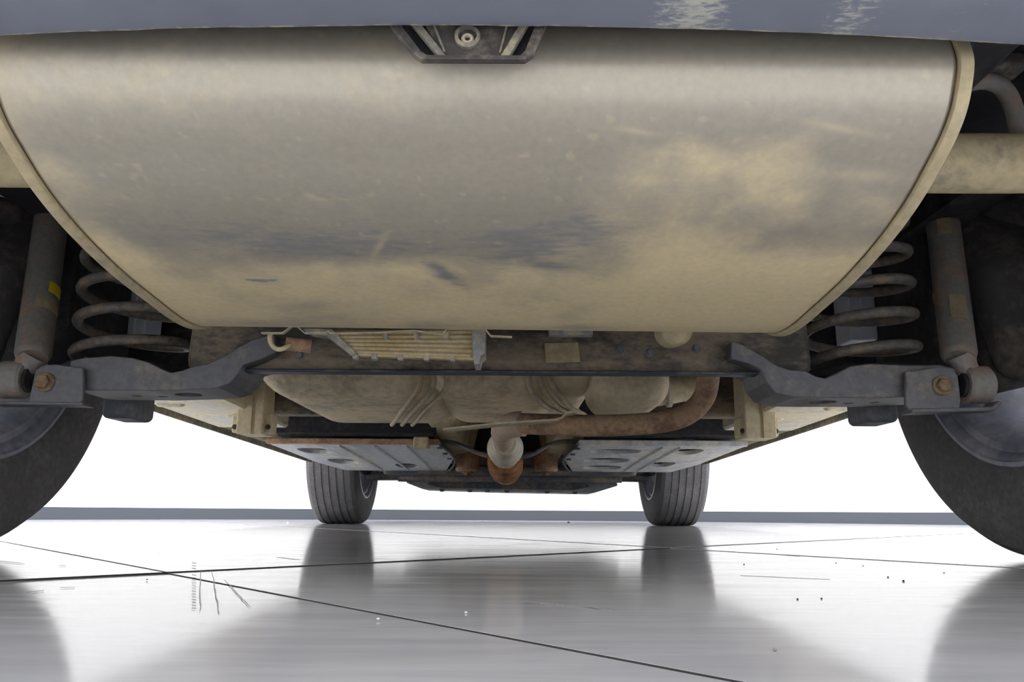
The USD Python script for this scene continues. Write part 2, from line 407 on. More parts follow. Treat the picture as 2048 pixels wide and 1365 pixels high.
def jag(p, q, n, j):
    t = np.linspace(0, 1, n)[:, None]; w = np.array(p) * (1 - t) + np.array(q) * t
    return w + nrng.normal(0, j, w.shape) * np.array([1, .2])


marks = [stroke(jag((400, 1098), (402, 1222), 14, .9), .0008), stroke(jag((423, 1135), (438, 1228), 12, .8), .0007), stroke(jag((448, 1160), (500, 1215), 12, 1.0), .0006)]
for i in range(17):
    y = 1128 + i * 5.6
    marks.append(stroke([(384, y), (388, y + .5), (392, y + 1)], .0012))
put('tyre_mark', cat(*marks), 'scuff_grey', FLOOR, smooth=False, kind='stuff', label='grey tyre scuff with a ladder of small tread ticks')
sm = []
for a, b in [((1040, 1202), (1170, 1214)), ((1170, 1214), (1200, 1222)), ((1080, 1208), (1230, 1222)), ((1435, 1100), (1600, 1114)), ((1520, 1106), (1700, 1112)), ((1640, 1108), (1940, 1122)), ((1800, 1098), (1950, 1112)), ((0, 1125), (48, 1130)), ((50, 1186), (88, 1182)), ((120, 1176), (150, 1175)), ((552, 1117), (600, 1122)), ((1480, 1152), (1660, 1160)), ((118, 1134), (132, 1133))]:
    sm.append(stroke(jag(a, b, 10, .6), .0016))
put('scuff_streak', cat(*sm), 'scuff_grey', FLOOR, smooth=False, kind='stuff', label='thin grey scratches and rubber streaks on the floor')

# ------------------------------------------------------------------ the car
CAR = '/World/car'
BASE[CAR] = np.array([.01, 2.3, 0]); CX0 = .01
UsdGeom.Xform.Define(stage, CAR).AddTranslateOp().Set(Gf.Vec3d(*BASE[CAR]))
meta(CAR, label='dusty blue-grey car seen from beneath, tan muffler across its tail', category='car')
RY, FY, TR = 1.0, 3.8, .362       # axles, tyre radius

# --- body shell
low = [(.20, .50), (.20, .95), (.42, 1.02), (3.5, 1.02), (4.46, .88), (4.58, .70), (4.58, .44), (4.4, .40), (3.1, .42), (1.45, .44), (1.40, .57), (.5, .57)]
body = prism_yz(round_poly(low, .03), -.90 + CX0, .90 + CX0, .03)
arches = [cyl((s * .60 + CX0, y, TR), (s * 1.2 + CX0, y, TR), .415, 48) for s in (-1, 1) for y in (RY, FY)]
body = cut(body, *arches)
shell = put('body_shell', body, 'body_paint', CAR, smooth=30)
cab = hull([(s * w + CX0, y, z) for s in (-1, 1) for w, y, z in ((.78, .48, 1.02), (.58, .80, 1.56), (.58, 2.35, 1.58), (.78, 3.25, 1.02))], .05)
put('cabin', cab, 'body_paint', shell)
for s in (-1, 1):
    put('side_window', hull([(s * w + CX0, y, z) for w, y, z in ((.828, .9, 1.1), (.69, 1.0, 1.48), (.69, 2.2, 1.5), (.828, 2.85, 1.1))], .004, 8), 'window_glass', shell)
put('rear_window', hull([(s * w + CX0, y, z) for s in (-1, 1) for w, y, z in ((.62, .47, 1.12), (.5, .71, 1.48))], .006, 8), 'window_glass', shell)
fb = [(4.29, .24), (4.46, .245), (4.59, .32), (4.63, .48), (4.60, .62), (4.46, .66), (4.30, .60)]
put('front_bumper', prism_yz(round_poly(fb, .02), -.86 + CX0, .86 + CX0, .03), 'body_paint', CAR)

# --- rear bumper: one skin swept along its plan curve
xs = np.concatenate([np.linspace(-.93, -.3, 30), np.linspace(-.2995, .3, 1000), np.linspace(.305, .93, 30)])
sec = np.array([(.006, .40), (.005, .31), (.0045, .2945), (.0035, .2915), (.0015, .2898), (-.001, .2892), (-.005, .289), (-.012, .2892), (-.02, .2895), (-.03, .290), (-.06, .294), (-.11, .312), (-.155, .355), (-.18, .43), (-.18, .55), (-.16, .64), (-.06, .655), (.0, .65), (.006, .60)])
wob = np.where(np.abs(xs) < .3, .0009 * (meshkit.fbm(np.column_stack([xs * 60, xs * 0 + 3.3, xs * 0 + 1]), 3, 5) - .5), 0)
chipe = np.clip((meshkit.fbm(np.column_stack([xs * 220, xs * 0 + 2.2, xs * 0 + 5]), 3, 3) - .44) * 3.6, 0, 1)
zone = np.maximum.reduce([np.exp(-((xs - .105) / .028) ** 2), .8 * np.exp(-((xs - .185) / .022) ** 2), .5 * np.exp(-((xs - .24) / .03) ** 2)])
yl = .3722 + .17 * xs ** 2 + 1.6 * np.maximum(0, np.abs(xs) - .55) ** 2
rings = [np.column_stack([np.full(len(sec), x + CX0), y + sec[:, 0], sec[:, 1] + .0110 + np.where(sec[:, 1] < .292, w, 0)]) for x, y, w in zip(xs, yl, wob)]
fade = np.clip((14 - np.arange(len(sec))) / 4, 0, 1) * (np.arange(len(sec)) > 0)
mk = [(.25 * fade[k] + .42 * zn * fade[k], e if k in (2, 3, 4) else 0, 0) for zn, e in zip(zone, chipe) for k in range(len(sec))]
mk += [(0, 0, 0)] * 2
put('rear_bumper', loft(rings), 'bumper_skin', CAR, color=mk, label='scuffed blue-grey rear bumper lip')
BUMP = CAR + '/rear_bumper'

# screw bracket tucked under the lip
YB = .383
tr = [(776, 36), (1096, 36), (1092, 56), (1068, 110), (1050, 122), (844, 121), (828, 111), (782, 56)]
inn = [(800, 30), (1074, 30), (1070, 56), (1050, 106), (1040, 115), (854, 114), (842, 106), (804, 56)]
outp = round_poly(xz(tr, YB), .0012)
frame = cut(prism_xz(outp, YB - .002, YB + .0035, .0005), prism_xz(round_poly(xz(inn, YB), .0008), YB - .01, YB + .01))
BR = put('screw_bracket', frame, 'black_plastic', CAR, label='small black plastic bracket with a recessed screw under the bumper lip')
for a in ([(816, 40), (834, 40), (894, 116), (878, 116)], [(1046, 40), (1062, 40), (1018, 116), (1000, 116)]):
    put('rib', prism_xz(xz(a, YB), YB - .0018, YB + .003, .0004), 'bracket_rib', BR)
put('web', prism_xz(xz([(842, 34), (1046, 34), (1008, 115), (888, 115)], YB), YB + .001, YB + .0032, .0004), 'black_plastic', BR)
for a in ([(862, 40), (867, 40), (892, 104), (886, 104)], [(1014, 40), (1019, 40), (1002, 104), (998, 104)]):
    put('crease', prism_xz(xz(a, YB), YB - .0005, YB + .002, .0004), 'bracket_rib', BR)
c = at(935, 74, YB); rim_ = np.array([(c[0], YB + .001, c[2])])
boss = cut(cyl((c[0], YB - .0025, c[2]), (c[0], YB + .004, c[2]), .0068, 32, .001), cyl((c[0], YB - .01, c[2]), (c[0], YB + .002, c[2]), .0050, 28))
put('back_plate', prism_xz(xz(inn, YB + .012), YB + .012, YB + .014), 'liner_black', BR)
put('screw_boss', boss, 'bracket_rib', BR)
c2 = c - np.array([0, 0, .0012])
scr = cut(cyl((c2[0], YB - .0010, c2[2]), (c2[0], YB + .004, c2[2]), .0034, 24, .0007), cyl((c2[0], YB - .01, c2[2]), (c2[0], YB + .0015, c2[2]), .0016, 12))
put('screw', scr, 'grey_bracket', BR)

# --- muffler: section taken from its right end rim, which lies in one plane across the car
XE = .2835
rimpx = [(1942, 128), (1938, 172), (1930, 215), (1906, 280), (1880, 330), (1850, 385), (1800, 460), (1760, 510), (1700, 575), (1640, 630), (1600, 660)]
side = []
for x, y in rimpx:
    d = fwd + RT * (x - 1024) / F + UP * (682.5 - y) / F; q = CAMP + d * ((XE + .0015 - CAMP[0]) / d[0]); side.append((q[1], q[2] + .0024))
side = np.array(side); side[:, 1] += .0048 * np.clip((side[:, 0] - .42) / .3, 0, 1)
print('muffler section', side.round(3).tolist())
y0m, zb = side[0, 0], side[-1, 1] - .0015
zt = side[0, 1]
loop = np.vstack([[(.62, zt + .078), (.53, zt + .074), (.468, zt + .062), (y0m + .021, zt + .041), (y0m + .006, zt + .022), (y0m + .0012, zt + .009)], side[:-1], [(.70, zb), (.76, zb + .004), (.81, zb + .028), (.835, zb + .07), (.825, zt + .03), (.78, zt + .062), (.70, zt + .077)]])
lp = np.vstack([loop, loop[:1]]); tt = np.r_[0, np.cumsum(np.linalg.norm(np.diff(lp, axis=0), axis=1) ** .7)]
cs = CubicSpline(tt, lp, bc_type='periodic'); SECT = cs(np.linspace(0, tt[-1], 641)[:-1])
from scipy.ndimage import gaussian_filter1d
SECT = gaussian_filter1d(SECT, 1.8, axis=0, mode='wrap')


def offset_sect(d):
    t = np.roll(SECT, -1, 0) - np.roll(SECT, 1, 0); t /= np.linalg.norm(t, axis=1, keepdims=True)
    n = np.column_stack([t[:, 1], -t[:, 0]])
    if ((SECT + n * .01 - SECT.mean(0)) ** 2).sum() < ((SECT - SECT.mean(0)) ** 2).sum(): n = -n
    return SECT + n * d


TILT = math.tan(math.radians(.33))


def sect_ring(x, d, shrink=1.0):
    s = offset_sect(d); s = s.mean(0) + (s - s.mean(0)) * shrink
    return np.column_stack([np.full(len(s), x + CX0 * .2), s[:, 0], s[:, 1] - x * TILT])


def sweep(stations):
    return loft([sect_ring(*s) for s in stations])


mx = np.linspace(-.2745, .2745, 300)
mb = loft([sect_ring(x, 0) for x in mx])
v = np.asarray(mb.vertices)
X, Yv = v[:, 0], v[:, 1]
nz = lambda s, seed, o=4: meshkit.fbm(np.column_stack([X * s, Yv * s, v[:, 2] * s]), o, seed)
blob = lambda cx, cy, rx, ry: np.exp(-((X - cx) / rx) ** 2 - ((Yv - cy) / ry) ** 2)
def rblob(cx, cy, dx, dy, ln, wd):
    n_ = math.hypot(dx, dy); a_, b_ = ((X - cx) * dx + (Yv - cy) * dy) / n_, ((X - cx) * dy - (Yv - cy) * dx) / n_
    return np.exp(-(a_ / ln) ** 2 - (b_ / wd) ** 2)


dust = np.clip((Yv - .545) / .09, -.30, .42) + .28 * np.clip((X - .02) / .13, 0, 1) * np.clip((Yv - .40) / .05, .35, 1) + .35 * np.clip((-X - .23) / .04, 0, 1) + 0.75 * (nz(22, 1) - .5) + .45 * blob(.10, .52, .06, .03) - .3 * blob(.11, .575, .05, .02) - .35 * blob(.20, .425, .09, .03)
wipe = np.maximum.reduce([.95 * blob(-.105, .545, .095, .026), .65 * blob(-.17, .535, .08, .03), .95 * blob(.030, .545, .045, .036), .8 * blob(.065, .525, .045, .03), .9 * blob(.055, .575, .022, .010), 1.0 * rblob(-.026, .592, .022, .046, .034, .009), .5 * blob(.17, .64, .006, .02), .45 * blob(-.215, .72, .05, .02), .45 * blob(.07, .73, .08, .012)])
wipe = wipe * (.75 + .6 * (nz(40, 9) - .4))
chip = 1.0 * (np.hypot((X + .171) / .0125, (Yv - .606) / .006) < 1) * ((Yv - .606) > -.001)
speck = np.clip((nz(150, 4, 2) - .74) * 7, 0, .5) * np.clip(.25 + .9 * blob(-.06, .555, .12, .05) + .5 * blob(.0, .46, .3, .04), 0, 1)
speck = np.maximum.reduce([speck, .75 * rblob(-.070, .548, .012, -.028, .016, .0025), .5 * rblob(-.064, .532, -.01, .01, .008, .002), .5 * rblob(.097, .440, .03, .004, .014, .0018), .45 * rblob(.130, .455, 1, .1, .02, .0016), .5 * rblob(.215, .437, 1, .15, .02, .0022), .5 * rblob(.24, .468, 1, .05, .025, .004), .5 * rblob(-.105, .49, 1, .5, .004, .002)])
put('muffler', mb, 'muffler_steel', CAR, color=np.column_stack([np.clip(dust, -1, 1.2) * .8 + .1 - .5 * wipe, np.maximum(wipe, chip * 1.2), np.clip(speck, 0, 1)]),
    label='large tan dusty rear muffler with rolled end seams')
MUF = CAR + '/muffler'
for s in (-1, 1):
    put('seam_groove', sweep([(s * .274, -.0006), (s * .2776, -.0006)]), 'seam_rust', MUF, label='rusty groove')
    put('end_seam', sweep([(s * .2757, .0005), (s * .2762, .0026), (s * .2785, .0034), (s * .2822, .0034), (s * .2838, .0024), (s * .2842, .0), (s * .2842, -.004), (s * .281, -.006)]), 'muffler_lip', MUF)
    put('end_cap', sweep([(s * .2765, -.0045), (s * .283, -.0045), (s * .2868, -.012), (s * .2868, -.03)]), 'muffler_lip', MUF)
dc = at(1352, 660, .79); drain = hull([dc, dc + [0, .03, .004]], [.0165, .0165], 28)
put('drain_bulge', drain, 'muffler_lip', MUF)
# outlet pipes running outwards from both ends
for s in (-1, 1):
    put('outlet_pipe', tube([(s * .275 + CX0, .62, .339), (s * .40 + CX0, .62, .339), (s * .58 + CX0, .60, .338), (s * .66 + CX0, .55, .336)], .0245, 28, 24), 'dusty_pipe', CAR)
# hanger rod and rubber seen at the right end
hr = put('exhaust_hanger', tube([at(1935, 168, .64), at(1968, 162, .64), at(2000, 172, .64), at(2022, 202, .64), at(2034, 245, .64), at(2042, 285, .64)], .0075, 16, 30), 'shock_edge', CAR)
put('hanger_rubber', rbox(at(1952, 146, .66) - [0, .01, 0], at(2046, 110, .66) + [0, .02, 0], .007), 'black_plastic', hr)
hl = put('exhaust_hanger', tube([(-.31, .60, .36), (-.36, .60, .385), (-.40, .61, .42), (-.40, .62, .47)], .0075, 16, 20), 'rusty_pipe', CAR)

# --- corrugated tin edge under the muffler
wav = [(522, 667), (564, 667), (575, 660), (583, 652), (592, 653), (608, 667), (650, 667), (656, 664), (660, 668), (693, 668), (760, 666), (828, 662), (858, 667), (884, 671), (888, 668), (893, 658), (968, 658), (974, 664), (981, 673), (1024, 675)]
YS = .80
w2 = np.array(xz(wav, YS))
t2 = np.gradient(w2, axis=0); t2 /= np.linalg.norm(t2, axis=1, keepdims=True); n2 = np.column_stack([-t2[:, 1], t2[:, 0]])
put('heat_shield', prism_xz(np.vstack([w2, (w2 + n2 * .0012)[::-1]]), YS, YS + .006), 'shield_tin', CAR, smooth=20, label='thin wavy tin heat shield')
hk = put('hose_clip', tube([at(541, 668, .83), at(540, 680, .83), at(545, 692, .83), at(556, 699, .83), at(568, 697, .83), at(580, 690, .84)], .0026, 12, 24), 'shield_tin', CAR)
put('hose_end', tube([at(572, 688, .845), at(622, 693, .85)], .0075, 16), 'rusty_pipe', hk)

# --- ribbed tan panel above the cross beam
YP = .86
q = [at(x, y, YP) for x, y in ((664, 664), (966, 660), (946, 719), (706, 710))]
back = np.array([0, .03, .004])
pan = hull([p + o for p in q for o in (np.zeros(3), back)], .0012, 8)
RP = put('vapour_canister', pan, 'tan_panel', CAR, label='ribbed tan canister panel')
for i in range(6):
    a, b = (i + .5) / 6.2, .55
    l_, r_ = q[0] * (1 - a) + q[3] * a, q[1] * (1 - a) + q[2] * a
    put('rib', tube([l_ + [.004, -.0018, 0], r_ + [-.004, -.0018, 0]], .0021, 10), 'tan_panel', RP)
put('end_bracket', prism_xz(round_poly(xz([(942, 655), (971, 656), (970, 706), (962, 712), (959, 728), (948, 728), (946, 712)], YP - .012), .0012), YP - .012, YP + .03, .0008), 'grey_bracket', RP, label='grey end bracket')
put('side_bracket', prism_xz(round_poly(xz([(600, 656), (664, 658), (716, 708), (704, 712), (652, 672), (620, 668)], YP - .006), .0012), YP - .006, YP + .012, .0008), 'grey_bracket', RP)
for x in (710, 748, 800, 852, 905):
    put('tab', prism_xz(round_poly(xz([(x - 6, 706), (x + 6, 706), (x + 5, 718 + (x - 700) * .02), (x - 5, 718 + (x - 700) * .02)], YP - .003), .0006), YP - .003, YP + .006, .0004), 'grey_bracket', RP)
for x in (770, 832, 892):
    put('clip', prism_xz(round_poly(xz([(x - 5, 663), (x + 5, 663), (x + 6, 679), (x - 4, 679)], YP - .006), .0005), YP - .006, YP, .0004), 'grey_bracket', RP)

# --- rear cross beam
sub_sec = round_poly([(.95, .232), (.958, .2185), (.975, .2185), (1.075, .262), (1.075, .31), (1.06, .325), (.985, .325), (.957, .29)], .009)
SUB = put('rear_subframe', prism_yz(sub_sec, -.375 + CX0, .375 + CX0, .006), 'subframe_steel', CAR, label='dark dusty rear cross beam')
put('lower_flange', prism_yz(round_poly([(.944, .2172), (.962, .2165), (.962, .2222), (.944, .2202)], .001), -.335 + CX0, .335 + CX0, .001), 'subframe_flange', SUB, label='blue-black lower flange')
put('label', prism_xz(xz([(1088, 688), (1156, 686), (1160, 726), (1092, 728)], .948), .944, .960, .0004), 'old_label', SUB, label='tan paper label')
put('tag', prism_xz(xz([(1098, 655), (1186, 656), (1186, 670), (1098, 670)], .93), .93, .945, .0008), 'grey_bracket', SUB)
for x, y in ((600, 712), (1392, 698), (1300, 706), (1240, 700)):
    put('weld_nut', hexhead(at(x, y, .952), (0, -1, 0), .0042, .005), 'arm_steel', SUB)

# --- suspension arms, shocks, springs, covers on both sides
topL = [(140, 722), (168, 716), (222, 712), (265, 716), (300, 726), (322, 738), (342, 746), (362, 742), (388, 733), (415, 728), (450, 712), (478, 694), (505, 680), (548, 668)]
botL = [(552, 705), (520, 720), (486, 730), (474, 750), (458, 768), (436, 776), (400, 779), (300, 782), (165, 781), (140, 779)]
topR = [(1912, 738), (1880, 730), (1820, 731), (1742, 728), (1700, 733), (1672, 748), (1650, 757), (1632, 753), (1610, 742), (1580, 740), (1555, 732), (1525, 712), (1490, 692), (1462, 680)]
botR = [(1462, 718), (1500, 728), (1522, 740), (1533, 765), (1552, 787), (1590, 795), (1640, 796), (1760, 796), (1830, 793), (1912, 790)]
YA = .93
for s, tp, bt in ((-1, topL, botL), (1, topR, botR)):
    poly = round_poly(xz(tp + bt, YA), .003)
    arm = prism_xz(poly, YA, YA + .085, .001)
    xa = at(290 if s < 0 else 1730, 780, YA)[0]
    holes = [cyl((xa + dx, YA + dy, .15), (xa + dx, YA + dy, .215), r, 24) for dx, dy, r in ((-.035 * s, .04, .016), (.0, .05, .006), (.03 * s, .045, .006))]
    A = put('control_arm', cut(arm, *holes), 'arm_steel', CAR, smooth=30)
    # U bracket, eye and bolt of the shock absorber
    if s < 0:
        plate = [(70, 742), (84, 731), (110, 729), (166, 736), (166, 800), (160, 808), (70, 810), (56, 808)]
        lip = [(-20, 803), (166, 805), (166, 811), (-20, 809)]
        bolt, eye0, eye1, ez = (90, 765), (5, 760), (56, 760), 760
        gus = [(-60, 700), (0, 735), (0, 800), (-60, 830)]
    else:
        plate = [(1978 - 62 - 0, 752), (1905, 737), (1880, 733), (1812, 744), (1812, 812), (1824, 824), (1918, 824), (1922, 800)]
        lip = [(1824, 818), (1984, 814), (1998, 802), (2004, 806), (1988, 822), (1824, 826)]
        bolt, eye0, eye1, ez = (1884, 772), (1926, 770), (1976, 770), 770
    put('bracket_plate', prism_xz(round_poly(xz(plate, YA - .012), .0025), YA - .012, YA - .006, .001), 'arm_steel', A)
    put('bracket_lip', prism_xz(xz(lip, YA - .014), YA - .014, YA + .012, .0008), 'arm_steel', A)
    put('pivot_bolt', hexhead(at(*bolt, YA - .012), (0, -1, 0), .0085, .009), 'bolt_rust', A, label='rusty bolt head')
    e0, e1 = at(*eye0, YA + .012), at(*eye1, YA + .012); e1[2] = e0[2]
    b0 = e0 * .5 + e1 * .5
    tx, ty = ((108, 400) if s < 0 else (1880, 400))
    t0 = at(tx, ty, 1.05); bt0 = at(66 if s < 0 else 1918, 712, YA + .012)
    ax = (t0 - bt0) / np.linalg.norm(t0 - bt0); top = t0 + ax * .25
    sh = tube([bt0 - ax * .004, bt0, bt0 + ax * .004, t0, t0 + ax * .13], [.0165, .0190, .0200, .0208, .0208], 36)
    SH = put('shock_absorber', sh, 'shock_grey', CAR)
    put('dust_tube', tube([t0 + ax * .11, top], .024, 32), 'liner_black', SH)
    put('lower_eye', cyl(e0, e1, .0225, 36, .003), 'shock_edge', SH)
    put('neck', tube([b0, bt0], [.011, .015], 20), 'shock_edge', SH)
    put('eye_bush', cyl(e0 - [.004, 0, 0], e1 + [.004, 0, 0], .015, 28, .001), 'liner_black', SH)

    def wrap(px0, px1, mat, name, label):
        """A sticker bent around the shock tube between two picture points (opposite corners)."""
        def onax(px, py):
            d = fwd + RT * (px - 1024) / F + UP * (682.5 - py) / F
            d = d / np.linalg.norm(d); side_ = np.cross(ax, d); side_ /= np.linalg.norm(side_)
            h, t_, o = np.linalg.solve(np.column_stack([ax, -d, side_]), CAMP - bt0)
            return h, o, side_, d
        h0, o0, sd, d = onax(*px0); h1, o1, _, _ = onax(*px1)
        fr = -(d - ax * (d @ ax)); fr /= np.linalg.norm(fr); r = .0209
        th = np.linspace(math.asin(max(-.97, min(.97, o0 / r))), math.asin(max(-.97, min(.97, o1 / r))), 9)
        inner = [(bt0 + ax * hh + (sd * math.sin(a) + fr * math.cos(a)) * rr) for hh in (h0, h1) for a in th for rr in (r, r + .0007)]
        vv = np.array(inner).reshape(2, 9, 2, 3)
        loopq = [np.vstack([vv[0, i, 0], vv[0, i, 1], vv[1, i, 1], vv[1, i, 0]]) for i in range(9)]
        put(name, loft(loopq), mat, SH, label=label)
    if s < 0:
        wrap((97, 583), (122, 606), 'yellow_paint', 'paint_mark', 'yellow paint mark'); wrap((70, 612), (116, 640), 'old_label', 'sticker', 'faded tan sticker')
    else:
        wrap((1858, 592), (1868, 614), 'yellow_paint', 'paint_mark', 'yellow paint mark'); wrap((1872, 428), (1906, 488), 'old_label', 'sticker', 'faded tan sticker')
        wrap((1900, 612), (1938, 654), 'old_label', 'round_sticker', 'round faded sticker')
    # coil spring standing on the arm
    sc = at(268 if s < 0 else 1718, 690, 1.03); sc = np.array([sc[0], 1.03, .232])
    th = np.linspace(0, 2 * np.pi * 5.2, 220)
    hel = np.column_stack([sc[0] + .068 * np.cos(th + 2.2), sc[1] + .068 * np.sin(th + 2.2), sc[2] + .008 + th / (2 * np.pi) * .042])
    SP = put('coil_spring', tube(hel, .0068, 12), 'spring_steel', CAR, smooth=60)
    put('spring_seat', cyl(sc + [0, 0, -.012], sc + [0, 0, .002], .08, 40, .003), 'liner_black', SP)
    pc = at(275 if s < 0 else 1718, 610, 1.27)
    bs = join(rbox(pc + [-.03, -.03, -.065], pc + [.03, .03, .075], .003), rbox(pc + [-.012, -.034, -.065], pc + [.016, .03, .075], .003))
    put('bump_stop', bs, 'pale_bump_stop', CAR, label='pale grey bump stop')
    # hanging cover under the arm
    cx_ = (252, 1749)[s > 0]; cb = (840, 848)[s > 0]
    pa, pb = at(cx_ - 46, cb, 1.10), at(cx_ + 46, cb, 1.10)
    zlo = min(pa[2], pb[2]); mid = (pa + pb) / 2
    put('spring_cup', cut(hull([(mid[0] + dx, 1.10 + dy, z) for dx in (-.014, .014) for dy in (-.02, .03) for z in (zlo + .008, zlo + .06)], .0085, 24)), 'cover_plastic', CAR)
    # inner wing and rail: dark structure around the spring
    put('wheel_liner', cut(prism_yz([(.45, .40), (.45, .47), (1.55, .47), (1.55, .36), (1.40, .36), (1.30, .44), (.60, .44)], s * .60 - .03 + CX0 if s > 0 else s * .60 - .03 + CX0, s * .60 + .03 + CX0, .004)), 'liner_black', CAR)
    put('inner_wing', rbox((s * .33 + CX0, 1.36, .288), (s * .72 + CX0, 1.39, .56), .004), 'liner_black', CAR)
    put('trailing_arm', hull([at(*(q_ if s > 0 else (2010 - q_[0], q_[1])), Y_) for q_, Y_ in (((1985, 430), 1.06), ((2060, 400), 1.06), ((1990, 760), 1.04), ((2075, 740), 1.04), ((1965, 560), 1.1))], .018, 16), 'dark_metal', CAR)
    put('frame_rail', rbox((s * .36 - .04 + CX0, .5, .40), (s * .36 + .04 + CX0, 1.5, .47), .01), 'liner_black', CAR)


put('tail_liner', prism_xy(np.array([(-.86, .42), (.86, .42), (.86, 1.4), (-.86, 1.4)]) + [CX0, 0], .548, .562), 'liner_black', CAR)
for s in (-1, 1):
    put('wing_plate', rbox((s * .60 - .012 + CX0, 1.07, .245), (s * .60 + .012 + CX0, 1.25, .55), .004), 'liner_black', CAR)


# --- wheels
def wheel(x, y, s, name):
    """s: +1 right, -1 left; the outer face looks along s."""
    W, R = .1075, TR
    gro = [-.062, -.031, 0, .031, .062]
    k_ = R - .335
    prof = [(-.098, .213 + k_), (-.1075, .235 + k_), (-.109, R - .068), (-.1065, R - .032), (-.100, R - .013), (-.086, R - .003)]
    xx = []
    for g_ in gro:
        prof += [(g_ - .0052, R - .0006 - .3 * max(0, abs(g_) - .03) ** 2 * 2), (g_ - .0036, R - .005), (g_ + .0036, R - .005), (g_ + .0052, R - .0006 - .3 * max(0, abs(g_) - .03) ** 2 * 2)]
    prof += [(-x_, r_) for x_, r_ in prof[5::-1]] + [(.085, .205 + k_), (-.085, .205 + k_)]
    WH = put(name, lathe_x(prof, (x, y, R), 128), 'tyre_rubber', CAR, smooth=30)
    sgn = -s                                                     # inner side
    kk = lambda pr: [(x_, r_ + k_) for x_, r_ in pr]
    rim = [(sgn * .100, .2185), (sgn * .1035, .2165), (sgn * .1035, .211), (sgn * .098, .204), (sgn * .086, .198), (sgn * .06, .190), (sgn * -.05, .180), (sgn * -.085, .196), (sgn * -.10, .2165), (sgn * -.10, .205), (sgn * -.085, .186), (sgn * -.05, .172), (sgn * .06, .181), (sgn * .09, .192), (sgn * .097, .2125)]
    put('rim', lathe_x(kk(rim), (x, y, R), 96), 'rim_dull' if name == 'rear_wheel' else 'rim_dull', WH, smooth=40)
    put('rim_flange', lathe_x(kk([(sgn * .0985, .2215), (sgn * .105, .2195), (sgn * .106, .214), (sgn * .100, .208), (sgn * .0965, .2125)]), (x, y, R), 96), 'rim_silver' if name == 'front_wheel' else 'rim_dull', WH, label='bright rim edge')
    for k in range(5):
        a = 2 * math.pi * k / 5 + .3
        d = np.array([0, math.cos(a), math.sin(a)]); e = np.array([0, -math.sin(a), math.cos(a)])
        put('spoke', hull([np.array([x + s * .055, y, R]) + d * .03 + e * .018, np.array([x + s * .055, y, R]) + d * .03 - e * .018, np.array([x + s * .075, y, R]) + d * .178 + e * .03, np.array([x + s * .075, y, R]) + d * .178 - e * .03], .010, 10), 'rim_dull', WH)
    put('hub', cyl((x + s * .02, y, R), (x + s * .07, y, R), .055, 32, .004), 'rim_dull', WH)
    put('brake_disc', lathe_x([(s * .0, .06), (s * .0, .14), (s * .022, .14), (s * .022, .06)], (x, y, R), 64), 'arm_steel', WH)
    put('backplate', cut(cyl((x - s * .03, y, R), (x - s * .02, y, R), .155, 48, .003)), 'dark_metal', WH)
    put('knuckle', hull([(x - s * .02, y, R), (x - s * .10, y, R), (x - s * .10, y - .02, R - .11), (x - s * .10, y + .05, R + .08)], [.05, .04, .03, .03], 16), 'dark_metal', WH)
    return WH


for s in (-1, 1):
    wheel(s * .764 + CX0 * .4, RY + (.035 if s < 0 else .025), s, 'rear_wheel')
for s in (-1, 1):
    wheel(s * .757 + CX0, FY, s, 'front_wheel')

# --- fuel tank with straps, heat shield
YT = 1.55
tp = lambda x, y, Y=YT: at(x, y, Y)


def lobe(x0, x1, ybot, r, Y=YT, depth=.40, ztop=.40):
    a, b = tp(x0, 800, Y)[0], tp(x1, 800, Y)[0]; z = tp((x0 + x1) / 2, ybot, Y + depth)[2]
    return m3.Manifold.batch_hull([ball((x, y, zz), r, 40) for x in (a + r, b - r) for y in (Y + r - .10, Y + depth) for zz in (z + r, ztop)])


tank = lobe(514, 905, 846, .085) + lobe(850, 1140, 846, .07, YT - .01) + lobe(905, 1200, 835, .05)
tank = to_tm(tank)
TK = put('fuel_tank', tank, 'tank_plastic', CAR, smooth=40)
for i in range(3):
    o = i * 27
    put('strap', tube([tp(842 + o * .9, 750, YT - .105), tp(836 + o, 780, YT - .100), tp(818 + o * .9, 806, YT - .07), tp(798 + o * .8, 832, YT + .1), tp(784 + o * .75, 850, YT + .3)], .0052, 10, 40), 'tank_strap', TK)
for i in range(3):
    o = i * 24
    put('strap', tube([tp(1058 + o * .8, 752, YT - .105), tp(1062 + o, 778, YT - .100), tp(1080 + o * 1.0, 803, YT - .075), tp(1112 + o * .8, 822, YT + .05), tp(1140 + o * .7, 834, YT + .2)], .0052, 10, 40), 'tank_strap', TK)
sh_ = lobe(1178, 1328, 840, .05, YT - .06, .09)
SHD = put('tank_heat_shield', to_tm(sh_), 'tan_shield', CAR, smooth=40, label='smooth tan shield at the right end of the tank')
nk = put('filler_neck', tube([tp(1310, 782, 1.62), tp(1355, 780, 1.62), tp(1392, 772, 1.62)], [.032, .026, .026], 24, 12), 'tan_shield', CAR)
put('band', tube([tp(1330, 782, 1.62), tp(1338, 781, 1.62)], .0345, 24), 'insulator', nk)

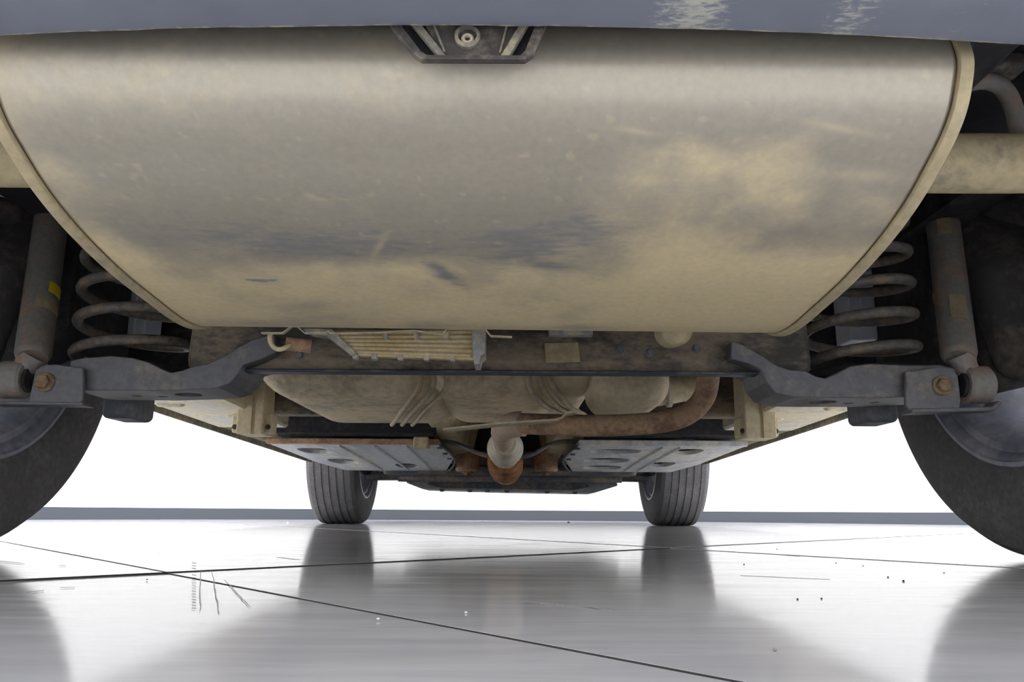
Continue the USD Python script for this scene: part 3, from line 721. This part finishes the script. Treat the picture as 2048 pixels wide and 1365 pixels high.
# --- exhaust run
YX = 1.36
pts = [(.30, .80, .335), (.335, .95, .345), tuple(at(1424, 715, 1.24)), tuple(at(1415, 768, 1.32)), tuple(at(1403, 803, 1.36)), tuple(at(1366, 833, YX)), tuple(at(1290, 848, YX)), tuple(at(1200, 852, YX)), tuple(at(1100, 850, YX + .02)), tuple(at(1036, 848, YX + .06))]
EX = put('exhaust_pipe', tube(pts, .0185, 24, 90), 'rusty_pipe', CAR, label='bent brown exhaust pipe')
el = [at(1048, 848, 1.415), at(1020, 852, 1.44), at(1006, 862, 1.52), at(1006, 873, 1.66), at(1008, 885, 1.9)]
put('elbow', tube(el, .0225, 24, 30), 'pink_pipe', EX, label='pale elbow')
st = [(886, 861), (1000, 849), (1112, 842), (1124, 838), (1134, 828), (1150, 826)]
s2 = np.array(xz(st, 1.32)); tt2 = np.gradient(s2, axis=0); tt2 /= np.linalg.norm(tt2, axis=1, keepdims=True); nn2 = np.column_stack([-tt2[:, 1], tt2[:, 0]])
put('hanger_plate', prism_xz(np.vstack([s2, (s2 + nn2 * .0035)[::-1]]), 1.32, 1.36), 'tan_shield', CAR)
YR = 2.05
cen = lambda y, Y: at(1010, y, Y)
c0, c1 = at(1010, 892, 2.0), at(1010, 908, 2.75)
FP = put('front_pipe', tube([c0 - [0, .06, 0], c0, c0 + [0, .08, -.0], c1 - [0, .08, 0], c1, c1 + [0, .1, 0]], [.026, .034, .047, .05, .05, .045], 36), 'insulator', CAR, label='pale insulated front pipe')
put('heat_wrap', tube([c1 + [0, .08, -.012], c1 + [0, .14, -.018], c1 + [0, .34, -.022], c1 + [0, .40, -.022]], [.05, .064, .066, .05], 32), 'orange_rust', FP, label='orange rusty catalyst')
put('flange', tube([c1 + [0, .42, -.03], c1 + [0, .46, -.03]], .06, 24), 'rusty_pipe', FP)
put('tunnel_brace', tube([at(866, 884, 2.3), at(905, 886, 2.3), at(930, 895, 2.28), at(960, 908, 2.25), at(1010, 917, 2.24), at(1060, 911, 2.25), at(1088, 896, 2.28), at(1112, 886, 2.3), at(1152, 884, 2.3)], .006, 12, 60), 'front_frame', CAR)

# --- floor pan, sills, rails
PAN = put('floor_pan', cat(rbox((-.70 + CX0, 2.25, .285), (-.15 + CX0, 3.35, .44), .006), rbox((.15 + CX0, 2.25, .285), (.70 + CX0, 3.35, .44), .006), rbox((-.16 + CX0, 2.02, .40), (.16 + CX0, 3.35, .45), .004), rbox((-.6 + CX0, 2.24, .31), (.6 + CX0, 2.27, .46), .004)), 'floor_pan', CAR)
for s in (-1, 1):
    put('tunnel_side', hull([(s * .15 + CX0, 2.02, .29), (s * .20 + CX0, 2.02, .285), (s * .12 + CX0, 2.02, .40), (s * .15 + CX0, 3.3, .27), (s * .20 + CX0, 3.3, .265), (s * .12 + CX0, 3.3, .40)], .003, 8), 'floor_pan', PAN)
    # sill box with pinch seam
    sx = s * .80 + CX0
    sl = hull([(s * X_ + CX0, y_, z_ + .006 + dz) for y_, z_ in ((1.47, .268), (3.17, .238)) for X_, dz in ((.735, .012), (.755, .012), (.872, .062), (.872, .22), (.735, .22))], .006, 12)
    SI = put('sill', sl, 'sill_paint', CAR)
    put('pinch_seam', prism_yz([(1.52, .264), (3.10, .236), (3.10, .255), (1.52, .285)], s * .745 - .003 + CX0, s * .745 + .003 + CX0, .001), 'seam_grey', SI, label='grey pinch seam along the sill')
    rl = prism_yz(round_poly([(1.40, .275), (2.05, .262), (2.05, .44), (1.40, .44)], .005), (s * .64 - .09 if s > 0 else s * .64 - .09) + CX0, s * .64 + .09 + CX0, .006)
    RL = put('floor_rail', rl, 'sill_paint', CAR)
    for k, (dy, dx) in enumerate(((1.50, .66), (1.66, .69), (1.82, .60))):
        zz = .275 - (dy - 1.4) * .02
        put('embossed_oval', hull([(s * dx + CX0 - .02, dy, zz + .006), (s * dx + CX0 + .02, dy, zz + .006)], .012, 20), 'sill_paint', RL)
    # upright bracket
    bx = (500, 1521)[s > 0]; yb = (868, 876)[s > 0]
    p0, p1 = at(bx - 29, yb, 1.72), at(bx + 29, yb - 78, 1.72)
    box_ = rbox((p0[0], 1.72, p0[2]), (p1[0], 1.80, p1[2] + .06), .003)
    g0 = at(bx + 4, yb, 1.72)[0]
    BK = put('mount_bracket', cut(box_, rbox((g0 - .004, 1.69, p0[2] - .02), (g0 + .004, 1.726, p1[2] + .1), .001)), 'tan_shield', CAR, smooth=30)
    for dx in (-1, 1):
        put('ear', rbox((((p0 + p1) / 2)[0] + dx * .034 - .008, 1.735, p0[2] + .004), (((p0 + p1) / 2)[0] + dx * .034 + .008, 1.78, p0[2] + .045), .003), 'tan_shield', BK)
        put('fixing_bolt', hexhead((((p0 + p1) / 2)[0] + dx * .036, 1.735, p0[2] + .016), (0, -1, 0), .004, .006), 'dark_metal', BK)
    # rear seat pan rail, tan, across between tank and bracket
    put('cross_rail', rbox((s * .45 - .14 + CX0, 1.86, .275), (s * .45 + .14 + CX0, 1.92, .42), .01), 'subframe_steel', CAR)
    put('tank_well_wall', rbox((s * .19 + CX0, 2.19, .262), (s * .63 + CX0, 2.205, .45), .003), 'liner_black', CAR)

# --- flat covers under the floor
def cover(s):
    y0_, y1_, z0_, z1_ = 2.24, 3.28, .2385, .217
    xi, xo = (.20, .665) if s > 0 else (.185, .66)
    pl = [(s * xi, y0_), (s * xo, y0_), (s * (xo + .015), 2.9), (s * (xo - .01), y1_), (s * (xi + .06), y1_), (s * (xi - .01), 2.7)]
    pl = np.array(pl) + [CX0, 0]
    t = prism_xy(round_poly(pl, .02), 0, .012, .002)
    cuts = []
    el_ = lambda xc, yc, rx, ry: prism_xy(round_poly(np.column_stack([xc + rx * np.sign(np.cos(aa)) * np.abs(np.cos(aa)) ** .7, yc + ry * np.sign(np.sin(aa)) * np.abs(np.sin(aa)) ** .7]), .004), -.02, .05)
    for xc, yc, rx, ry in (((.335, 2.42, .075, .07), (.345, 2.74, .075, .09), (.365, 3.06, .07, .10), (.545, 2.42, .045, .09), (.555, 2.90, .045, .11)) if s > 0 else ((-.568, 2.46, .045, .09), (-.56, 2.84, .045, .11), (-.36, 3.02, .04, .10))):
        cuts.append(el_(xc, yc, rx, ry))
    t = cut(t, *[to_man(c_) for c_ in cuts])
    v_ = np.array(t.vertices); v_[:, 2] += z0_ + (v_[:, 1] - y0_) / (y1_ - y0_) * (z1_ - z0_)
    C = put('underfloor_cover', trimesh.Trimesh(v_, t.faces, process=False), 'aero_panel', CAR, smooth=30)
    zz = lambda y: z0_ + (y - y0_) / (y1_ - y0_) * (z1_ - z0_)
    for xr in ((.28, .37, .47) if s < 0 else (.44, .49)):
        put('rib', hull([(s * xr + CX0, 2.28, zz(2.28) - .0005), (s * (xr + .02) + CX0, 3.2, zz(3.2) - .0005)], .0042, 10), 'aero_panel', C)
    put('backing', prism_xy(np.array([(s * (xi + .02), y0_ + .03), (s * (xo - .02), y0_ + .03), (s * (xo - .02), y1_ - .05), (s * (xi + .07), y1_ - .05)]) + [CX0, 0], .262, .27), 'aero_dark', C)
    put('rear_lip', rbox((s * xi + CX0, y0_ - .012, z0_ - .002), (s * xo + CX0, y0_ + .006, z0_ + .014), .003), 'rusty_pipe' if s < 0 else 'aero_panel', C)
    for yk in (2.32, 2.5, 2.68, 2.86, 3.04):
        put('clip', cyl((s * (xi + .004) + CX0, yk, zz(yk) - .005), (s * (xi + .004) + CX0, yk, zz(yk) + .01), .008, 12, .001), 'aero_dark', C)
    put('inner_edge', tube([(s * (xi - .004) + CX0, 2.25, zz(2.25) - .002), (s * (xi - .012) + CX0, 2.7, zz(2.7) - .002), (s * (xi + .05) + CX0, 3.25, zz(3.25) - .002)], .004, 10, 20), 'aero_dark', C)


cover(-1); cover(1)
put('lip_block', rbox(at(826, 896, 2.2), at(857, 874, 2.2) + [0, .05, 0], .004), 'floor_pan', CAR)

# --- front end: subframe, undertray, lower arms, joints
FS = put('front_subframe', prism_xy(round_poly(np.array([(-.52, 3.30), (.54, 3.30), (.44, 3.55), (.44, 3.95), (-.42, 3.95), (-.42, 3.55)]) + [CX0, 0], .03), .205, .30, .006), 'front_frame', CAR)
for a, b in (((-.36, 3.28, .222), (.38, 3.28, .222)), ((-.46, 3.45, .196), (.48, 3.45, .196))):
    put('cross_tube', tube([np.array(a) + [CX0, 0, 0], np.array(b) + [CX0, 0, 0]], .016, 16), 'front_frame', FS)
for px_, mat in ((935, 'rusty_pipe'), (1092, 'rusty_pipe')):
    a = at(px_, 928, 3.05); put('mount_bush', cyl(a + [0, 0, -.03], a + [0, 0, .05], .045, 28, .006), mat, FS, label='red-brown bush')
    put('bush_bolt', hexhead(a + [0, 0, -.03], (0, 0, -1), .016, .014), 'bolt_rust', FS)
for s in (-1, 1):
    put('lower_arm', hull([(s * .40 + CX0, 3.6, .222), (s * .40 + CX0, 3.9, .222), (s * .64 + CX0, FY, .215)], [.02, .02, .018], 14), 'front_frame', CAR)
    put('drive_shaft', tube([(s * .2 + CX0, FY + .02, .36), (s * .65 + CX0, FY, .36)], .018, 16), 'dark_metal', CAR)
put('engine_block', rbox((-.40 + CX0, 3.35, .29), (.42 + CX0, 4.1, .62), .03), 'dark_metal', CAR)
tl = [at(730, 957, 3.8), at(812, 966, 3.95), at(850, 980, 4.1), at(1000, 985, 4.12), at(1182, 988, 4.1), at(1236, 972, 3.95), at(1300, 962, 3.8)]
sec_t = [(p[0], p[2]) for p in tl[1:-1]]
pt = round_poly([(tl[1][0], tl[1][2]), *sec_t[1:-1], (tl[-2][0], tl[-2][2]), (tl[-2][0] - .02, tl[-2][2] + .06), (tl[1][0] + .02, tl[1][2] + .06)], .006)
UT = put('undertray', prism_xz(pt, 3.95, 4.30, .006), 'undertray', CAR, smooth=30)
put('front_edge', prism_xz(round_poly(xz([(868, 962), (1160, 962), (1180, 974), (1150, 980), (880, 976), (850, 968)], 3.86), .004), 3.86, 3.96, .004), 'front_frame', UT)
for x in (884, 940, 975, 1014, 1094, 1150):
    a = at(x, 979 + (x - 884) * .018, 3.955); put('tray_bolt', hexhead(a, (0, 0, -1), .011, .012), 'arm_steel', UT)

# ------------------------------------------------------------------ loose grit on the floor
def grit(px, py, size, name, mat, label, grp):
    g_ = ground(px, py); t = trimesh.creation.icosphere(1, 1.0)
    v_ = np.array(t.vertices) * (1 + .35 * (meshkit.noise(np.array(t.vertices) * 1.7 + px, 3) - .5))[:, None] * size * np.array([1.2, 1.0, .75])
    v_[:, 2] -= v_[:, 2].min(); v_[:, 2] *= 1; v_[:, :2] += g_
    put(name, trimesh.Trimesh(v_, t.faces, process=False), mat, smooth=60, label=label, category='crumb', group=grp)


for px, py, sz, lb in ((1776, 1156, .0007, 'black grit crumb left of the biggest crumb by the right rear wheel reflection'), (1807, 1164, .0009, 'biggest black grit crumb on the floor left of the right rear wheel reflection'), (1488, 1130, .0007, 'black grit crumb just right of the right front tyre reflection'),
                       (1726, 1133, .0006, 'black grit crumb below the grey streaks, right of its near twin'), (1672, 1127, .0006, 'black grit crumb below the grey streaks, left of its near twin'), (1554, 1100, .0009, 'lone black grit crumb above the grey streaks on the right'),
                       (1643, 1199, .0006, 'black grit crumb above the long thin scratch on the right'), (1595, 1200, .0006, 'black grit crumb left of the one above the long scratch'), (1888, 1147, .0006, 'black grit crumb at the edge of the right rear wheel reflection'),
                       (318, 1110, .0007, 'black grit crumb beyond the ladder-like tyre mark, far left floor'), (294, 1161, .0006, 'black grit crumb left of the crossing of two floor joints')):
    grit(px, py, sz, 'grit_crumb', 'grit_black', lb, 'black grit crumbs on the floor')
grit(1550, 1304, .0008, 'lint_speck', 'scuff_grey', 'grey fluff speck on the near floor, right of the long joint', None)
for px, py, lb in ((575, 1047, 'white paper speck on the floor just left of the left front tyre'), (965, 1046, 'white paper speck midway along the far baseboard'), (483, 1052, 'white paper speck farther left of the left front tyre'), (756, 1241, 'white fleck on the near floor beside the left tyre reflection'), (932, 1228, 'white fleck on the near floor under the middle of the car')):
    grit(px, py, .004 if py < 1100 else .0008, 'paper_speck', 'grit_white', lb, 'white paper specks on the floor')
grit(1137, 1047, .006, 'orange_crumb', 'orange_rust', 'small orange-brown lump on the floor close to the baseboard', None)
